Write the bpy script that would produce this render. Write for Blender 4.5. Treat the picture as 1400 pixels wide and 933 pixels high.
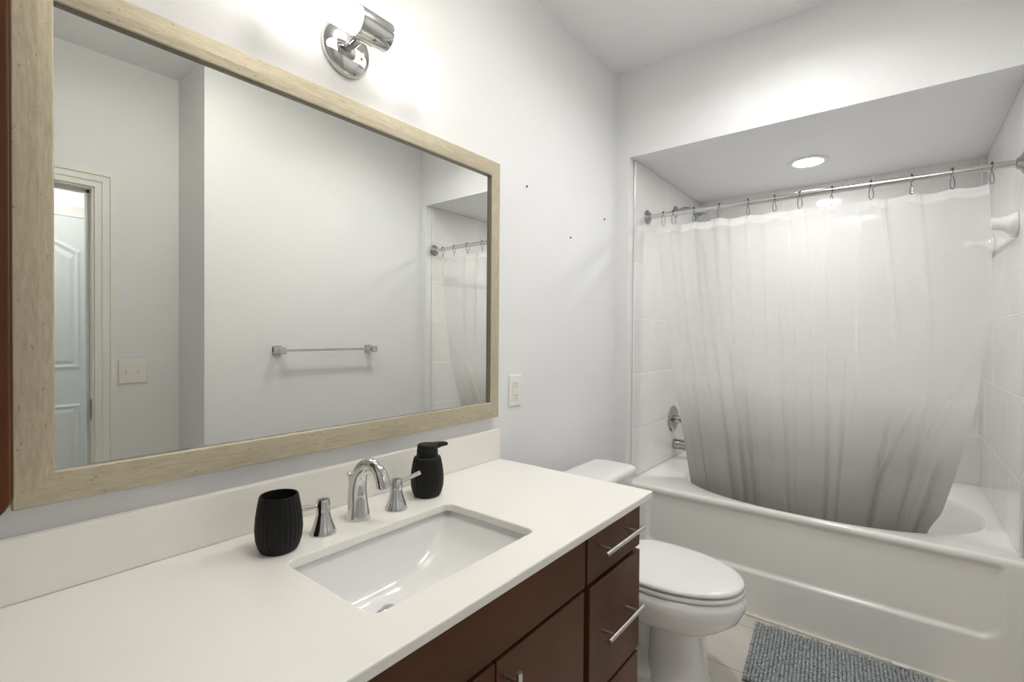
import bpy, bmesh, math, random
from mathutils import Vector, Matrix, noise
random.seed(7)
C = bpy.context.scene
COL = C.collection
for o in list(bpy.data.objects):
    bpy.data.objects.remove(o)
PI = math.pi

# ------------------------------------------------------------------ camera
CAM = Vector((0.0, -1.10, 1.164))
YAW, PITCH, ROLL, FPX = math.radians(38.5006), math.radians(-0.6947), math.radians(0.4517), 664.95
cF = Vector((math.cos(YAW)*math.cos(PITCH), math.sin(YAW)*math.cos(PITCH), math.sin(PITCH)))
cR = Vector((math.sin(YAW), -math.cos(YAW), 0))
cU = cR.cross(cF)
cR2 = cR*math.cos(ROLL) + cU*math.sin(ROLL)
cU2 = -cR*math.sin(ROLL) + cU*math.cos(ROLL)
cd = bpy.data.cameras.new('camera')
cd.sensor_width = 36.0
cd.lens = FPX/1400*36.0
cd.clip_start = 0.02
cam = bpy.data.objects.new('camera', cd)
COL.objects.link(cam)
m3 = Matrix((cR2, cU2, -cF)).transposed()
cam.matrix_world = Matrix.Translation(CAM) @ m3.to_4x4()
C.camera = cam

# ------------------------------------------------------------------ world, exposure, lamps' strengths
w = bpy.data.worlds.new('world'); C.world = w
w.use_nodes = True
w.node_tree.nodes['Background'].inputs[0].default_value = (0.9, 0.93, 1.0, 1)
w.node_tree.nodes['Background'].inputs[1].default_value = 0.15
C.view_settings.view_transform = 'Standard'
C.view_settings.look = 'None'
C.view_settings.exposure = 2.24
C.view_settings.gamma = 1.0
C.view_settings.use_curve_mapping = False
VANITY_EMIT, CAN_EMIT, ROOM_EMIT, HALL_FILL, DOME_FILL = 1.0, 32.0, 35.0, 9.0, 4.6  # hall and dome strengths belong to added, unseen fill lamps
WARM, NEUTRAL, COOL = (1.0, 0.955, 0.86), (1.0, 1.0, 0.985), (1.0, 1.0, 0.97)

# ------------------------------------------------------------------ materials
def mat(name, col, rough=0.5, metal=0.0, bump=None, spec=None, coat=0.0):
    m = bpy.data.materials.new(name); m.use_nodes = True
    nt = m.node_tree; b = nt.nodes['Principled BSDF']
    b.inputs['Base Color'].default_value = (*col, 1)
    b.inputs['Roughness'].default_value = rough
    b.inputs['Metallic'].default_value = metal
    if spec is not None: b.inputs['Specular IOR Level'].default_value = spec
    if coat: b.inputs['Coat Weight'].default_value = coat; b.inputs['Coat Roughness'].default_value = 0.08
    if bump:
        scale, strength, dist = bump
        tc = nt.nodes.new('ShaderNodeTexCoord')
        n = nt.nodes.new('ShaderNodeTexNoise'); n.inputs['Scale'].default_value = scale; n.inputs['Detail'].default_value = 3
        bp = nt.nodes.new('ShaderNodeBump'); bp.inputs['Strength'].default_value = strength; bp.inputs['Distance'].default_value = dist
        nt.links.new(tc.outputs['Object'], n.inputs['Vector'])
        nt.links.new(n.outputs['Fac'], bp.inputs['Height']); nt.links.new(bp.outputs['Normal'], b.inputs['Normal'])
    return m

def emit(name, col, s):
    m = bpy.data.materials.new(name); m.use_nodes = True
    nt = m.node_tree; b = nt.nodes['Principled BSDF']
    b.inputs['Base Color'].default_value = (0.9, 0.9, 0.9, 1)
    b.inputs['Roughness'].default_value = 0.25
    b.inputs['Emission Color'].default_value = (*col, 1)
    b.inputs['Emission Strength'].default_value = s
    return m

def grain(name, c1, c2, scale, rough, specks=None, bump=0.15, coat=0.0, metal=0.0, spec=0.5):
    """Wood or brushed finish with streaks: scale = stretched noise scale per object axis."""
    m = bpy.data.materials.new(name); m.use_nodes = True
    nt = m.node_tree; L = nt.links.new; b = nt.nodes['Principled BSDF']
    b.inputs['Roughness'].default_value = rough
    b.inputs['Metallic'].default_value = metal
    b.inputs['Specular IOR Level'].default_value = spec
    if coat: b.inputs['Coat Weight'].default_value = coat; b.inputs['Coat Roughness'].default_value = 0.2
    tc = nt.nodes.new('ShaderNodeTexCoord')
    mp = nt.nodes.new('ShaderNodeMapping'); mp.inputs['Scale'].default_value = scale
    n = nt.nodes.new('ShaderNodeTexNoise'); n.inputs['Scale'].default_value = 1.0; n.inputs['Detail'].default_value = 6; n.inputs['Roughness'].default_value = 0.65
    L(tc.outputs['Object'], mp.inputs['Vector']); L(mp.outputs['Vector'], n.inputs['Vector'])
    r = nt.nodes.new('ShaderNodeValToRGB')
    r.color_ramp.elements[0].position = 0.3; r.color_ramp.elements[0].color = (*c1, 1)
    r.color_ramp.elements[1].position = 0.72; r.color_ramp.elements[1].color = (*c2, 1)
    L(n.outputs['Fac'], r.inputs['Fac'])
    out = r.outputs['Color']
    if specks:
        n2 = nt.nodes.new('ShaderNodeTexNoise'); n2.inputs['Scale'].default_value = 110; n2.inputs['Detail'].default_value = 5
        mp2 = nt.nodes.new('ShaderNodeMapping'); mp2.inputs['Scale'].default_value = tuple(max(.9, s/max(scale)*2.0) for s in scale)
        L(tc.outputs['Object'], mp2.inputs['Vector']); L(mp2.outputs['Vector'], n2.inputs['Vector'])
        r2 = nt.nodes.new('ShaderNodeValToRGB')
        r2.color_ramp.elements[0].position = 0.66; r2.color_ramp.elements[0].color = (0, 0, 0, 1)
        r2.color_ramp.elements[1].position = 0.74; r2.color_ramp.elements[1].color = (1, 1, 1, 1)
        L(n2.outputs['Fac'], r2.inputs['Fac'])
        mx = nt.nodes.new('ShaderNodeMixRGB'); mx.inputs['Color2'].default_value = (*specks, 1)
        L(r2.outputs['Color'], mx.inputs['Fac']); L(out, mx.inputs['Color1']); out = mx.outputs['Color']
    L(out, b.inputs['Base Color'])
    bp = nt.nodes.new('ShaderNodeBump'); bp.inputs['Strength'].default_value = bump; bp.inputs['Distance'].default_value = 0.002
    L(n.outputs['Fac'], bp.inputs['Height']); L(bp.outputs['Normal'], b.inputs['Normal'])
    return m

def tile(name, col, col2, grout, w, h, axes, off, rough, gap=0.0036, offset=0.5, bump=0.7):
    """Tiles: axes picks the two object axes (0,1,2) that run along width and height."""
    m = bpy.data.materials.new(name); m.use_nodes = True
    nt = m.node_tree; L = nt.links.new; b = nt.nodes['Principled BSDF']
    b.inputs['Roughness'].default_value = rough
    tc = nt.nodes.new('ShaderNodeTexCoord'); sp = nt.nodes.new('ShaderNodeSeparateXYZ'); cb = nt.nodes.new('ShaderNodeCombineXYZ')
    L(tc.outputs['Object'], sp.inputs[0])
    for i in (0, 1):
        ad = nt.nodes.new('ShaderNodeMath'); ad.operation = 'ADD'; ad.inputs[1].default_value = off[i]
        L(sp.outputs[axes[i]], ad.inputs[0]); L(ad.outputs[0], cb.inputs[i])
    br = nt.nodes.new('ShaderNodeTexBrick'); br.offset = offset; br.squash = 1.0
    for k, v in (('Color1', (*col, 1)), ('Color2', (*col2, 1)), ('Mortar', (*grout, 1)), ('Scale', 1.0), ('Mortar Size', gap), ('Mortar Smooth', 0.3), ('Bias', 0.0), ('Brick Width', w), ('Row Height', h)):
        br.inputs[k].default_value = v
    L(cb.outputs[0], br.inputs['Vector'])
    ns = nt.nodes.new('ShaderNodeTexNoise'); ns.inputs['Scale'].default_value = 5.0; ns.inputs['Detail'].default_value = 5
    L(tc.outputs['Object'], ns.inputs['Vector'])
    mx = nt.nodes.new('ShaderNodeMixRGB'); mx.blend_type = 'MULTIPLY'; mx.inputs['Fac'].default_value = 0.12
    L(br.outputs['Color'], mx.inputs['Color1']); L(ns.outputs['Fac'], mx.inputs['Color2'])
    L(mx.outputs['Color'], b.inputs['Base Color'])
    inv = nt.nodes.new('ShaderNodeMath'); inv.operation = 'SUBTRACT'; inv.inputs[0].default_value = 1.0
    L(br.outputs['Fac'], inv.inputs[1])
    bp = nt.nodes.new('ShaderNodeBump'); bp.inputs['Strength'].default_value = bump; bp.inputs['Distance'].default_value = 0.002
    L(inv.outputs[0], bp.inputs['Height']); L(bp.outputs['Normal'], b.inputs['Normal'])
    return m

M = {}
M['wall'] = mat('wall_paint', (0.80, 0.806, 0.815), 0.55, bump=(260, 0.35, 0.0015))
M['ceil'] = mat('ceiling_paint', (0.91, 0.915, 0.92), 0.7, bump=(140, 0.4, 0.002))
M['trim'] = mat('trim_paint', (0.80, 0.80, 0.76), 0.35)
M['door'] = mat('door_paint', (0.82, 0.85, 0.85), 0.35)
M['caulk'] = mat('caulk', (0.80, 0.76, 0.68), 0.5)
M['quartz'] = mat('counter_quartz', (0.88, 0.865, 0.82), 0.28)
M['splash'] = mat('backsplash_quartz', (0.87, 0.845, 0.79), 0.3)
M['ceramic'] = mat('glazed_ceramic', (0.87, 0.87, 0.865), 0.08, coat=0.4)
M['tub'] = mat('tub_acrylic', (0.87, 0.865, 0.835), 0.16, coat=0.3)
M['seat'] = mat('toilet_seat_plastic', (0.87, 0.87, 0.87), 0.15)
M['chrome'] = mat('chrome', (0.62, 0.62, 0.615), 0.06, 1.0)
M['chrome_fit'] = mat('chrome_fittings', (0.42, 0.42, 0.42), 0.08, 1.0)
M['nickel'] = mat('brushed_nickel', (0.62, 0.59, 0.55), 0.28, 1.0)
M['darkmetal'] = mat('dark_metal', (0.10, 0.10, 0.10), 0.3, 1.0)
M['hookwire'] = mat('hook_wire', (0.22, 0.22, 0.22), 0.25, 1.0)
M['steel'] = mat('polished_steel', (0.66, 0.66, 0.65), 0.15, 1.0)
M['black'] = mat('matte_black_ceramic', (0.007, 0.007, 0.007), 0.5, spec=0.25)
M['void'] = mat('dark_recess', (0.01, 0.008, 0.007), 0.8)
M['plastic'] = mat('ivory_plastic', (0.83, 0.81, 0.76), 0.3)
M['slot'] = mat('slot_dark', (0.05, 0.05, 0.05), 0.6)
M['silver'] = mat('silvered_glass', (0.87, 0.88, 0.845), 0.0, 1.0)
M['wood'] = grain('dark_walnut', (0.070, 0.026, 0.010), (0.125, 0.050, 0.020), (7, 7, 1.2), 0.30, bump=0.03, spec=0.15)
M['woodx'] = grain('dark_walnut_cross', (0.070, 0.026, 0.010), (0.115, 0.046, 0.018), (1.2, 7, 7), 0.30, bump=0.03, spec=0.15)
M['frame_h'] = grain('champagne_frame_along', (0.415, 0.36, 0.255), (0.575, 0.51, 0.385), (28, 170, 170), 0.42, (0.20, 0.16, 0.10), 0.3, metal=0.2)
M['frame_v'] = grain('champagne_frame_upright', (0.415, 0.36, 0.255), (0.575, 0.51, 0.385), (170, 170, 28), 0.42, (0.20, 0.16, 0.10), 0.3, metal=0.2)
M['liptrim'] = mat('frame_lip', (0.20, 0.18, 0.13), 0.25, spec=0.8)
M['tubeglass'] = emit('glowing_opal_tube', WARM, VANITY_EMIT)
M['canlens'] = emit('glowing_lens', NEUTRAL, CAN_EMIT)
M['roomlens'] = emit('glowing_room_lens', NEUTRAL, ROOM_EMIT)
M['domefill'] = emit('added_dome_fill', WARM, DOME_FILL)
M['hallfill'] = emit('added_hall_fill', COOL, HALL_FILL)
M['tile_side'] = tile('gloss_tile_side', (0.83, 0.82, 0.805), (0.815, 0.805, 0.79), (0.95, 0.945, 0.94), 0.42, 0.277, (0, 2), (-2.26, -0.42), 0.07)
M['tile_back'] = tile('gloss_tile_back', (0.83, 0.82, 0.805), (0.815, 0.805, 0.79), (0.95, 0.945, 0.94), 0.42, 0.277, (1, 2), (1.40, -0.42), 0.07)
M['tile_floor'] = tile('floor_tile', (0.76, 0.71, 0.65), (0.73, 0.68, 0.62), (0.50, 0.45, 0.39), 0.60, 0.30, (1, 0), (0.18, -2.11), 0.25, 0.003, 0.35, 0.2)
M['matbase'] = mat('mat_backing', (0.12, 0.13, 0.14), 0.9)
M['screw'] = mat('brass_screw', (0.45, 0.30, 0.14), 0.3, 1.0)

def pile_mat():
    m = bpy.data.materials.new('chenille'); m.use_nodes = True
    nt = m.node_tree; b = nt.nodes['Principled BSDF']; b.inputs['Roughness'].default_value = 0.9
    b.inputs['Sheen Weight'].default_value = 0.4
    tc = nt.nodes.new('ShaderNodeTexCoord'); n = nt.nodes.new('ShaderNodeTexNoise'); n.inputs['Scale'].default_value = 160
    r = nt.nodes.new('ShaderNodeValToRGB')
    r.color_ramp.elements[0].position = 0.3; r.color_ramp.elements[0].color = (0.20, 0.225, 0.24, 1)
    r.color_ramp.elements[1].position = 0.7; r.color_ramp.elements[1].color = (0.50, 0.535, 0.555, 1)
    nt.links.new(tc.outputs['Object'], n.inputs['Vector']); nt.links.new(n.outputs['Fac'], r.inputs['Fac']); nt.links.new(r.outputs['Color'], b.inputs['Base Color'])
    return m
M['pile'] = pile_mat()

def curtain_mat():
    m = bpy.data.materials.new('ombre_vinyl'); m.use_nodes = True
    nt = m.node_tree; L = nt.links.new
    out = nt.nodes['Material Output']; nt.nodes.remove(nt.nodes['Principled BSDF'])
    tc = nt.nodes.new('ShaderNodeTexCoord')
    uv = nt.nodes.new('ShaderNodeSeparateXYZ'); L(tc.outputs['UV'], uv.inputs[0])
    wob = nt.nodes.new('ShaderNodeTexNoise'); wob.inputs['Scale'].default_value = 4.0
    L(tc.outputs['UV'], wob.inputs['Vector'])
    wa = nt.nodes.new('ShaderNodeMath'); wa.operation = 'MULTIPLY_ADD'; wa.inputs[1].default_value = 0.05; 
    L(wob.outputs['Fac'], wa.inputs[0]); L(uv.outputs['Y'], wa.inputs[2])
    r = nt.nodes.new('ShaderNodeValToRGB'); e = r.color_ramp.elements
    e[0].position = 0.0; e[0].color = (0.88, 0.88, 0.88, 1)
    e[1].position = 1.0; e[1].color = (0.22, 0.207, 0.195, 1)
    for p, c in ((0.58, (0.87, 0.865, 0.86)), (0.67, (0.69, 0.677, 0.662)), (0.78, (0.50, 0.484, 0.467)), (0.92, (0.36, 0.344, 0.328))):
        x = e.new(p); x.color = (*c, 1)
    L(wa.outputs[0], r.inputs['Fac'])
    # opacity: sheer above, denser print below
    ro = nt.nodes.new('ShaderNodeValToRGB'); e = ro.color_ramp.elements
    e[0].position = 0.0; e[0].color = (0.80, 0.80, 0.80, 1); e[1].position = 1.0; e[1].color = (0.97, 0.97, 0.97, 1)
    x = e.new(0.022); x.color = (0.93, 0.93, 0.93, 1)
    x = e.new(0.027); x.color = (0.58, 0.58, 0.58, 1)
    x = e.new(0.40); x.color = (0.70, 0.70, 0.70, 1)
    x = e.new(0.60); x.color = (0.80, 0.80, 0.80, 1)
    x = e.new(0.72); x.color = (0.94, 0.94, 0.94, 1)
    L(uv.outputs['Y'], ro.inputs['Fac'])
    # fine cross creases
    mp = nt.nodes.new('ShaderNodeMapping'); mp.inputs['Scale'].default_value = (9, 120, 1)
    cn = nt.nodes.new('ShaderNodeTexNoise'); cn.inputs['Scale'].default_value = 1.0; cn.inputs['Detail'].default_value = 5
    L(tc.outputs['UV'], mp.inputs['Vector']); L(mp.outputs['Vector'], cn.inputs['Vector'])
    bp = nt.nodes.new('ShaderNodeBump'); bp.inputs['Strength'].default_value = 0.22; bp.inputs['Distance'].default_value = 0.004
    L(cn.outputs['Fac'], bp.inputs['Height'])
    df = nt.nodes.new('ShaderNodeBsdfDiffuse'); tl = nt.nodes.new('ShaderNodeBsdfTranslucent')
    for s in (df, tl):
        L(r.outputs['Color'], s.inputs['Color']); L(bp.outputs['Normal'], s.inputs['Normal'])
    mx = nt.nodes.new('ShaderNodeMixShader'); mx.inputs[0].default_value = 0.45
    L(df.outputs[0], mx.inputs[1]); L(tl.outputs[0], mx.inputs[2])
    gl = nt.nodes.new('ShaderNodeBsdfGlossy'); gl.inputs['Roughness'].default_value = 0.22
    L(bp.outputs['Normal'], gl.inputs['Normal'])
    mg = nt.nodes.new('ShaderNodeMixShader'); mg.inputs[0].default_value = 0.09
    L(mx.outputs[0], mg.inputs[1]); L(gl.outputs[0], mg.inputs[2])
    tr = nt.nodes.new('ShaderNodeBsdfTransparent')
    mt = nt.nodes.new('ShaderNodeMixShader')
    L(ro.outputs['Color'], mt.inputs[0]); L(tr.outputs[0], mt.inputs[1]); L(mg.outputs[0], mt.inputs[2])
    L(mt.outputs[0], out.inputs['Surface'])
    return m
M['curtain'] = curtain_mat()

# ------------------------------------------------------------------ mesh helpers
def obj(name, bm, m, parent=None, smooth=False, bevel=0.0, seg=2, auto=40):
    bmesh.ops.recalc_face_normals(bm, faces=bm.faces[:])
    me = bpy.data.meshes.new(name); bm.to_mesh(me); bm.free()
    o = bpy.data.objects.new(name, me); COL.objects.link(o)
    for x in (m if isinstance(m, (list, tuple)) else [m]): me.materials.append(x)
    if parent is not None:
        o.parent = parent
        o.matrix_parent_inverse = Matrix.Translation(-parent.location)   # parts are written in world coordinates
    if smooth:
        for p in me.polygons: p.use_smooth = True
        es = set()
        try: me.set_sharp_from_angle(angle=math.radians(auto))
        except Exception: pass
    if bevel:
        md = o.modifiers.new('bevel', 'BEVEL'); md.width = bevel; md.segments = seg; md.limit_method = 'ANGLE'; md.angle_limit = math.radians(35)
        md.harden_normals = False
    return o

def thing(name, label, cat, loc=(0, 0, 0), group=None):
    o = bpy.data.objects.new(name, None); COL.objects.link(o); o.location = loc
    o.empty_display_size = 0.05
    return tag(o, label, cat, group)

def tag(o, label, cat, group=None):
    o['label'] = label; o['category'] = cat
    if group: o['group'] = group
    return o

def struct(name, bm, m, parent=None, **k):
    o = obj(name, bm, m, parent, **k)
    if parent is None: o['kind'] = 'structure'
    return o

def box(bm, x0, x1, y0, y1, z0, z1, mi=0):
    v = [bm.verts.new((x, y, z)) for x in (x0, x1) for y in (y0, y1) for z in (z0, z1)]
    for f in ((0, 1, 3, 2), (4, 6, 7, 5), (0, 4, 5, 1), (2, 3, 7, 6), (0, 2, 6, 4), (1, 5, 7, 3)):
        bm.faces.new([v[i] for i in f]).material_index = mi
    return bm
def B(*a): return box(bmesh.new(), *a)

def quad(bm, pts, mi=0):
    f = bm.faces.new([bm.verts.new(p) for p in pts]); f.material_index = mi; return f

def ringverts(bm, c, ax, r, n, up=None):
    ax = Vector(ax).normalized()
    u = Vector(up) if up else (Vector((0, 0, 1)) if abs(ax.z) < 0.9 else Vector((1, 0, 0)))
    u = (u - ax*u.dot(ax)).normalized(); v = ax.cross(u)
    return [bm.verts.new(Vector(c) + (u*math.cos(2*PI*i/n) + v*math.sin(2*PI*i/n))*r) for i in range(n)]

def bridge(bm, a, b):
    n = len(a)
    for i in range(n):
        bm.faces.new((a[i], a[(i+1) % n], b[(i+1) % n], b[i]))

def lathe(bm, c, ax, prof, n=32, cap0=True, cap1=True, up=None):
    """prof: (distance along the axis, radius) pairs."""
    ax = Vector(ax).normalized(); prev = None; first = None
    for t, r in prof:
        ring = ringverts(bm, Vector(c) + ax*t, ax, max(r, 1e-5), n, up)
        if prev: bridge(bm, prev, ring)
        else: first = ring
        prev = ring
    if cap0: bm.faces.new(first[::-1])
    if cap1: bm.faces.new(prev)
    return bm

def tube(bm, pts, rad, n=12, caps=True):
    pts = [Vector(p) for p in pts]; k = len(pts)
    rads = rad if isinstance(rad, (list, tuple)) else [rad]*k
    prev = None; u = None; first = None
    for i, p in enumerate(pts):
        d = (pts[min(i+1, k-1)] - pts[max(i-1, 0)]).normalized()
        if u is None: u = Vector((0, 0, 1)) if abs(d.z) < 0.9 else Vector((1, 0, 0))
        u = (u - d*u.dot(d)).normalized(); v = d.cross(u)
        ring = [bm.verts.new(p + (u*math.cos(2*PI*j/n) + v*math.sin(2*PI*j/n))*rads[i]) for j in range(n)]
        if prev: bridge(bm, prev, ring)
        else: first = ring
        prev = ring
    if caps: bm.faces.new(first[::-1]); bm.faces.new(prev)
    return bm

def bez(p0, p1, p2, p3, n):
    p0, p1, p2, p3 = map(Vector, (p0, p1, p2, p3)); r = []
    for i in range(n+1):
        t = i/n; s = 1-t
        r.append(p0*s**3 + p1*3*s*s*t + p2*3*s*t*t + p3*t**3)
    return r

def rrect(x0, x1, y0, y1, r, n=6):
    """Rounded rectangle outline, counter-clockwise."""
    pts = []
    for cx, cy, a in ((x1-r, y1-r, 0), (x0+r, y1-r, PI/2), (x0+r, y0+r, PI), (x1-r, y0+r, 1.5*PI)):
        for i in range(n+1):
            t = a + i/n*PI/2; pts.append((cx + r*math.cos(t), cy + r*math.sin(t)))
    return pts

def loft(bm, loops, cap0=True, cap1=True):
    vs = [[bm.verts.new(p) for p in l] for l in loops]
    for a, b in zip(vs, vs[1:]): bridge(bm, a, b)
    if cap0: bm.faces.new(vs[0][::-1])
    if cap1: bm.faces.new(vs[-1])
    return vs

def grid(bm, f, nu, nv, uvl=None):
    vs = [[bm.verts.new(f(i/nu, j/nv)) for j in range(nv+1)] for i in range(nu+1)]
    fs = []
    for i in range(nu):
        for j in range(nv):
            fc = bm.faces.new((vs[i][j], vs[i+1][j], vs[i+1][j+1], vs[i][j+1])); fs.append(fc)
            if uvl:
                for lp, (a, b) in zip(fc.loops, ((i, j), (i+1, j), (i+1, j+1), (i, j+1))): lp[uvl].uv = (a/nu, b/nv)
    return vs

def holed_slab(bm, outer, inner, z0, z1):
    """Flat slab with a hole; outer and inner are xy outlines."""
    for z in (z0, z1):
        es = []
        for lp in (outer, inner):
            v = [bm.verts.new((x, y, z)) for x, y in lp]
            es += [bm.edges.new((v[i], v[(i+1) % len(v)])) for i in range(len(v))]
        bmesh.ops.triangle_fill(bm, use_beauty=True, use_dissolve=False, edges=es)
    bm.verts.ensure_lookup_table()
    n = len(outer); k = len(inner); tot = n+k
    for a, cnt in ((0, n), (n, k)):
        for i in range(cnt):
            j = (i+1) % cnt
            bm.faces.new((bm.verts[a+i], bm.verts[a+j], bm.verts[tot+a+j], bm.verts[tot+a+i]))
    return bm

# ------------------------------------------------------------------ the room
XH, ZC, W, ZA = 2.205, 2.442, 1.4676, 2.030       # header plane, ceiling, opposite wall, alcove ceiling
YA0, YA1, XB = -0.065, -1.425, 3.23               # alcove sides and its back
Y2, XR, XL = -1.806, 0.885, -0.75                 # door wall behind, its return, near end wall
T = 0.10
struct('floor', B(XL-T, XB+T, -3.0, T, -0.08, 0.0), M['tile_floor'])
struct('wall_left', B(XL-T, XH, 0.0, T, 0.0, ZC), M['wall'])
bm = bmesh.new()                                   # wall with the alcove opening: header and two side strips
box(bm, XH, XB+T, YA0, T, 0.0, ZC)
box(bm, XH, XB+T, -W-T, YA1, 0.0, ZC)
box(bm, XH, XB+T, YA1, YA0, ZA, ZC)
struct('wall_back', bm, M['wall'])
struct('wall_alcove_back', B(XB, XB+T, YA1, YA0, 0.0, ZA), M['tile_back'])
struct('wall_alcove_left', B(2.255, XB, YA0-0.010, YA0, 0.4575, ZA), M['tile_side'], bevel=0.004)
struct('wall_alcove_right', B(2.255, XB, YA1, YA1+0.010, 0.4575, ZA), M['tile_side'], bevel=0.004)
struct('wall_right', B(XR, XH, Y2-0.12, -W, 0.0, ZC), M['wall'])
struct('ceiling', B(XL-T, XH, -3.0, 0.0, ZC, ZC+T), M['ceil'])
DX0, DX1, DZ = -0.17, 0.560, 1.832                 # doorway in the wall behind the camera
bm = bmesh.new()
box(bm, XL, DX0, Y2-0.12, Y2, 0.0, ZC); box(bm, DX1, XR, Y2-0.12, Y2, 0.0, ZC); box(bm, DX0, DX1, Y2-0.12, Y2, DZ, ZC)
struct('wall_door', bm, M['wall'])
struct('wall_near', B(XL-T, XL, -3.0, 0.0, 0.0, ZC), M['wall'])
struct('wall_hall', B(XL, 2.0, -2.86, -2.76, 0.0, ZC), M['wall'])
struct('wall_hall_end', B(1.7, 1.8, -2.76, Y2-0.12, 0.0, ZC), M['wall'])
# caulk bead along the tub and a baseboard on the opposite wall and behind the toilet
struct('trim_1', B(XH-0.012, XH+0.002, YA1+0.01, -0.02, 0.0, 0.010), M['caulk'], bevel=0.003)
struct('baseboard_left', B(1.30, XH-0.002, -0.014, 0.0, 0.0, 0.085), M['trim'], bevel=0.003)
struct('baseboard_right', B(XR, XH-0.016, -W, -W+0.014, 0.0, 0.085), M['trim'], bevel=0.003)

# doorway: jambs and stepped casing, hinge
bm = bmesh.new()
for s, x in ((1, DX1), (-1, DX0)):
    a, b = sorted((x, x - s*0.016)); box(bm, a, b, Y2-0.12, Y2+0.001, 0.0, DZ)
    a, b = sorted((x - s*0.016, x - s*0.028)); box(bm, a, b, Y2-0.075, Y2-0.045, 0.0, DZ-0.016)
    a, b = sorted((x - s*0.008, x + s*0.066)); box(bm, a, b, Y2, Y2+0.011, 0.0, DZ-0.008)
    a, b = sorted((x + s*0.018, x + s*0.066)); box(bm, a, b, Y2+0.0111, Y2+0.016, 0.0, DZ+0.018)
    a, b = sorted((x + s*0.046, x + s*0.066)); box(bm, a, b, Y2+0.0161, Y2+0.022, 0.0, DZ+0.046)
box(bm, DX0+0.016, DX1-0.016, Y2-0.12, Y2+0.001, DZ-0.016, DZ)
box(bm, DX0+0.016, DX1-0.016, Y2-0.075, Y2-0.045, DZ-0.028, DZ-0.016)
box(bm, DX0-0.066, DX1+0.066, Y2, Y2+0.011, DZ-0.008, DZ+0.066)
box(bm, DX0-0.066, DX1+0.066, Y2+0.0111, Y2+0.016, DZ+0.018, DZ+0.066)
box(bm, DX0-0.066, DX1+0.066, Y2+0.0161, Y2+0.022, DZ+0.046, DZ+0.066)
d1 = struct('door_1', bm, M['trim'])
bm = B(DX1-0.019, DX1-0.016, Y2-0.044, Y2-0.008, 0.765, 0.855)
lathe(bm, (DX1-0.020, Y2-0.006, 0.765), (0, 0, 1), [(0, 0.005), (0.09, 0.005)], 12)
obj('hinge', bm, M['chrome'], d1)

# door seen through the doorway: two raised panels, the upper one arched
def paneled_door():
    x0, x1, z0, z1, y = -0.03, 0.725, 0.012, 1.835, -2.76
    bm = B(x0, x1, y, y+0.035, z0, z1)
    yf = y+0.035
    xa, xb = x0+0.085, x1-0.055
    def arch(inset, zb, zt, rise):
        a, b = xa+inset, xb-inset; p = [(a, zb+inset), (b, zb+inset)]
        for i in range(17):
            t = i/16; x = b + (a-b)*t
            p.append((x, zt - inset + rise*math.sin(PI*t)**0.9))
        return p
    for zb, zt, rise in ((0.94, 1.645, 0.10), (0.20, 0.745, 0.0)):
        lo = [[(x, yf+0.0005, z) for x, z in arch(0, zb, zt, rise)], [(x, yf-0.008+0.009, z) for x, z in arch(0.006, zb, zt, rise)],
              [(x, yf+0.007, z) for x, z in arch(0.018, zb, zt, rise)], [(x, yf+0.002, z) for x, z in arch(0.034, zb, zt, rise)], [(x, yf+0.007, z) for x, z in arch(0.055, zb, zt, rise)]]
        vs = [[bm.verts.new(p) for p in l] for l in lo]
        for a, b in zip(vs, vs[1:]): bridge(bm, a, b)
        bm.faces.new(vs[-1])
    d = struct('door_2', bm, M['door'])
    bm = bmesh.new()
    for a, b in ((x0-0.07, x0-0.006), (x1+0.006, x1+0.07)): box(bm, a, b, y, y+0.018, 0, z1+0.07)
    box(bm, x0-0.07, x1+0.07, y, y+0.018, z1+0.006, z1+0.07)
    obj('casing', bm, M['trim'], d, bevel=0.004)
    return d
paneled_door()

# ------------------------------------------------------------------ wall mirror
mx0, mx1, mz0, mz1 = 0.107, 1.280, 0.883, 1.7497
t = thing('wall_mirror', 'large rectangular mirror in a weathered champagne wood frame above the vanity', 'mirror', (0.69, 0, 0.883))
bm = bmesh.new(); ix0, ix1, iz0, iz1 = 0.157, 1.239, 0.936, 1.699
prof = [(0.0, -0.002), (0.0, -0.022), (0.03, -0.025), (0.60, -0.025), (0.94, -0.0235), (0.985, -0.022), (1.0, -0.0125), (1.0, -0.002)]   # across the rail: share of width, y
corners_o = [(mx0, mz0), (mx1, mz0), (mx1, mz1), (mx0, mz1)]; corners_i = [(ix0, iz0), (ix1, iz0), (ix1, iz1), (ix0, iz1)]
cols = []
for (ox, oz), (jx, jz) in zip(corners_o, corners_i):
    cols.append([(ox+(jx-ox)*s, y, oz+(jz-oz)*s) for s, y in prof])
for k in range(4):                                 # separate vertices per rail keep the mitres crisp
    a = [bm.verts.new(p) for p in cols[k]]; b = [bm.verts.new(p) for p in cols[(k+1) % 4]]
    for i in range(len(prof)-1):
        f = bm.faces.new((a[i], b[i], b[i+1], a[i+1])); f.material_index = (k % 2) if i < 5 else 2
obj('frame', bm, [M['frame_h'], M['frame_v'], M['liptrim']], t)
obj('glass', B(ix0-0.006, ix1+0.006, -0.012, -0.004, iz0-0.006, iz1+0.006), M['silver'], t)

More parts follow.
